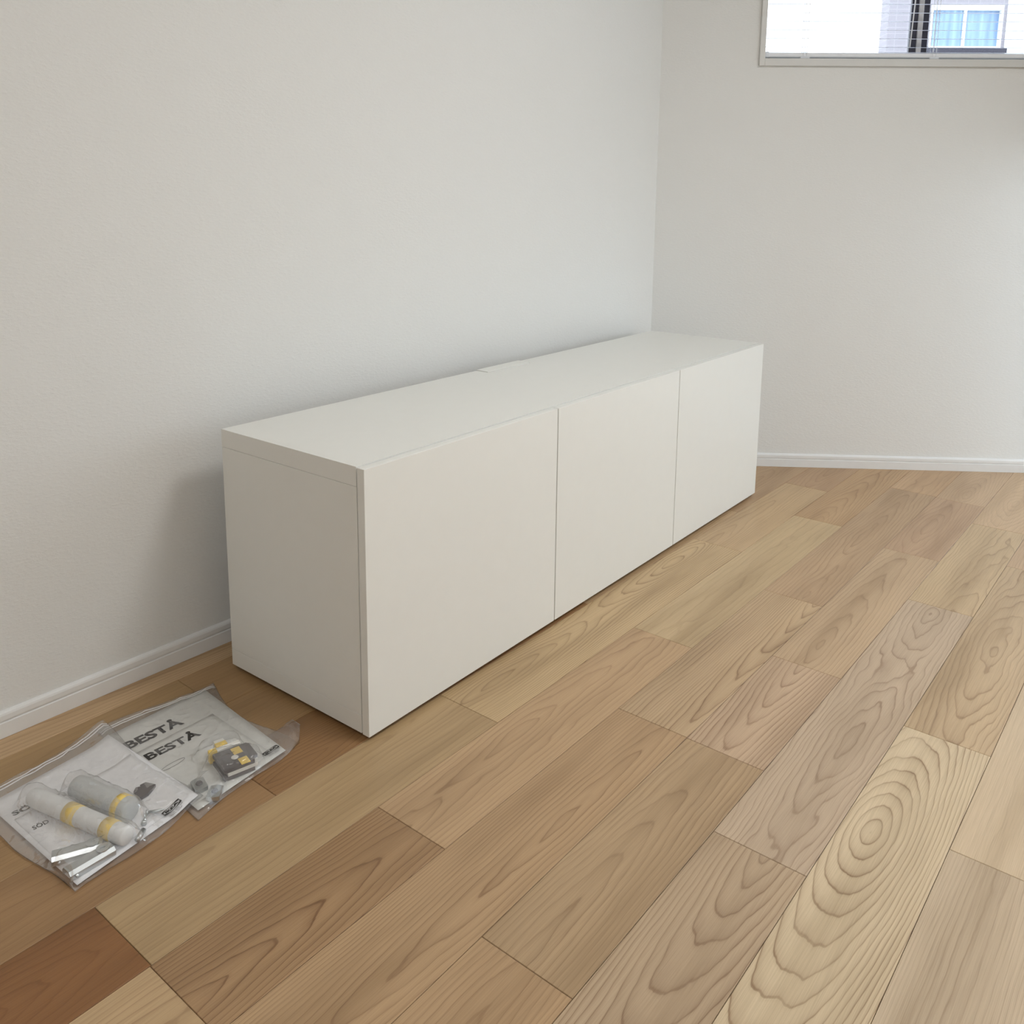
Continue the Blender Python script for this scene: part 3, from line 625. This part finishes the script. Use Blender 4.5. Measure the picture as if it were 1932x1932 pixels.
def hinge(label, loc, rz):
    e = empty('steel_fitting', loc, rz); tag(e, label, 'fitting')
    prism('plate', [(-0.014, -0.011), (0.014, -0.011), (0.017, 0.0), (0.014, 0.011), (-0.014, 0.011), (-0.017, 0.0)], 0.0, 0.0075, M_ZINC, e)
    n = 14; bm = bmesh.new(); r0 = [bm.verts.new((0.006*math.cos(2*PI*j/n), 0.006*math.sin(2*PI*j/n), 0.0077)) for j in range(n)]; r1 = [bm.verts.new((0.0045*math.cos(2*PI*j/n), 0.0045*math.sin(2*PI*j/n), 0.0105)) for j in range(n)]
    for j in range(n): bm.faces.new((r0[j], r0[(j+1) % n], r1[(j+1) % n], r1[j]))
    bm.faces.new(r1); link('screw_head', finish(bm), M_DGREY, e)
hinge('silver hinge fitting at the foot of the dark hinge bundle', (-0.262, -0.342, 0.0068), 0.7)
hinge('silver hinge fitting tucked beneath the nearest bag corner', (-0.268, -0.304, 0.0068), 1.3)

# ------------------------------------------------------------------ ceiling fill lights added out of view to brighten bench, wall and floor
LR = 0.33
def lathe(name, prof, mat, parent, n=32, smooth=True):
    bm = bmesh.new(); rings = []
    for r, z in prof: rings.append([bm.verts.new((r*math.cos(2*PI*j/n), r*math.sin(2*PI*j/n), z)) for j in range(n)])
    for a, b in zip(rings, rings[1:]):
        for j in range(n): bm.faces.new((a[j], a[(j+1) % n], b[(j+1) % n], b[j]))
    bm.faces.new(rings[0][::-1]); bm.faces.new(rings[-1])
    return link(name, finish(bm, name, smooth), mat, parent)
k = NT('added_lamp_diffuser'); k.p.inputs['Emission Color'].default_value = (1.0, 0.99, 0.97, 1); k.p.inputs['Emission Strength'].default_value = 3.0; k.m.cycles.emission_sampling = 'NONE'
k.p.inputs['Base Color'].default_value = (0.9, 0.9, 0.9, 1); M_ADDED_LAMP = k.m
def added_ceiling_light(x, y, watt, label):
    cl = empty('added_ceiling_light', (x, y, H)); tag(cl, label, 'light', 'added ceiling lights')
    lathe('base', [(LR*0.9, -0.001), (LR*0.92, -0.03), (LR*0.8, -0.032)], M_TRIM, cl)
    lathe('shade', [(LR, -0.033), (LR, -0.06), (LR*0.93, -0.085), (LR*0.7, -0.098), (LR*0.2, -0.103)], M_ADDED_LAMP, cl)
    ll = bpy.data.lights.new('added_ceiling_glow', 'AREA'); ll.shape = 'DISK'; ll.size = 2*LR; ll.energy = watt; ll.color = (1.0, 0.99, 0.97)
    lo_ = bpy.data.objects.new('added_ceiling_glow', ll); COL.objects.link(lo_); lo_.parent = cl; lo_.location = (0, 0, -0.106)
added_ceiling_light(0.7, -1.75, 18.0, 'added round ceiling fill light, out of view, nearer the window wall')
added_ceiling_light(-1.6, -2.0, 17.0, 'added round ceiling fill light, out of view behind the camera')
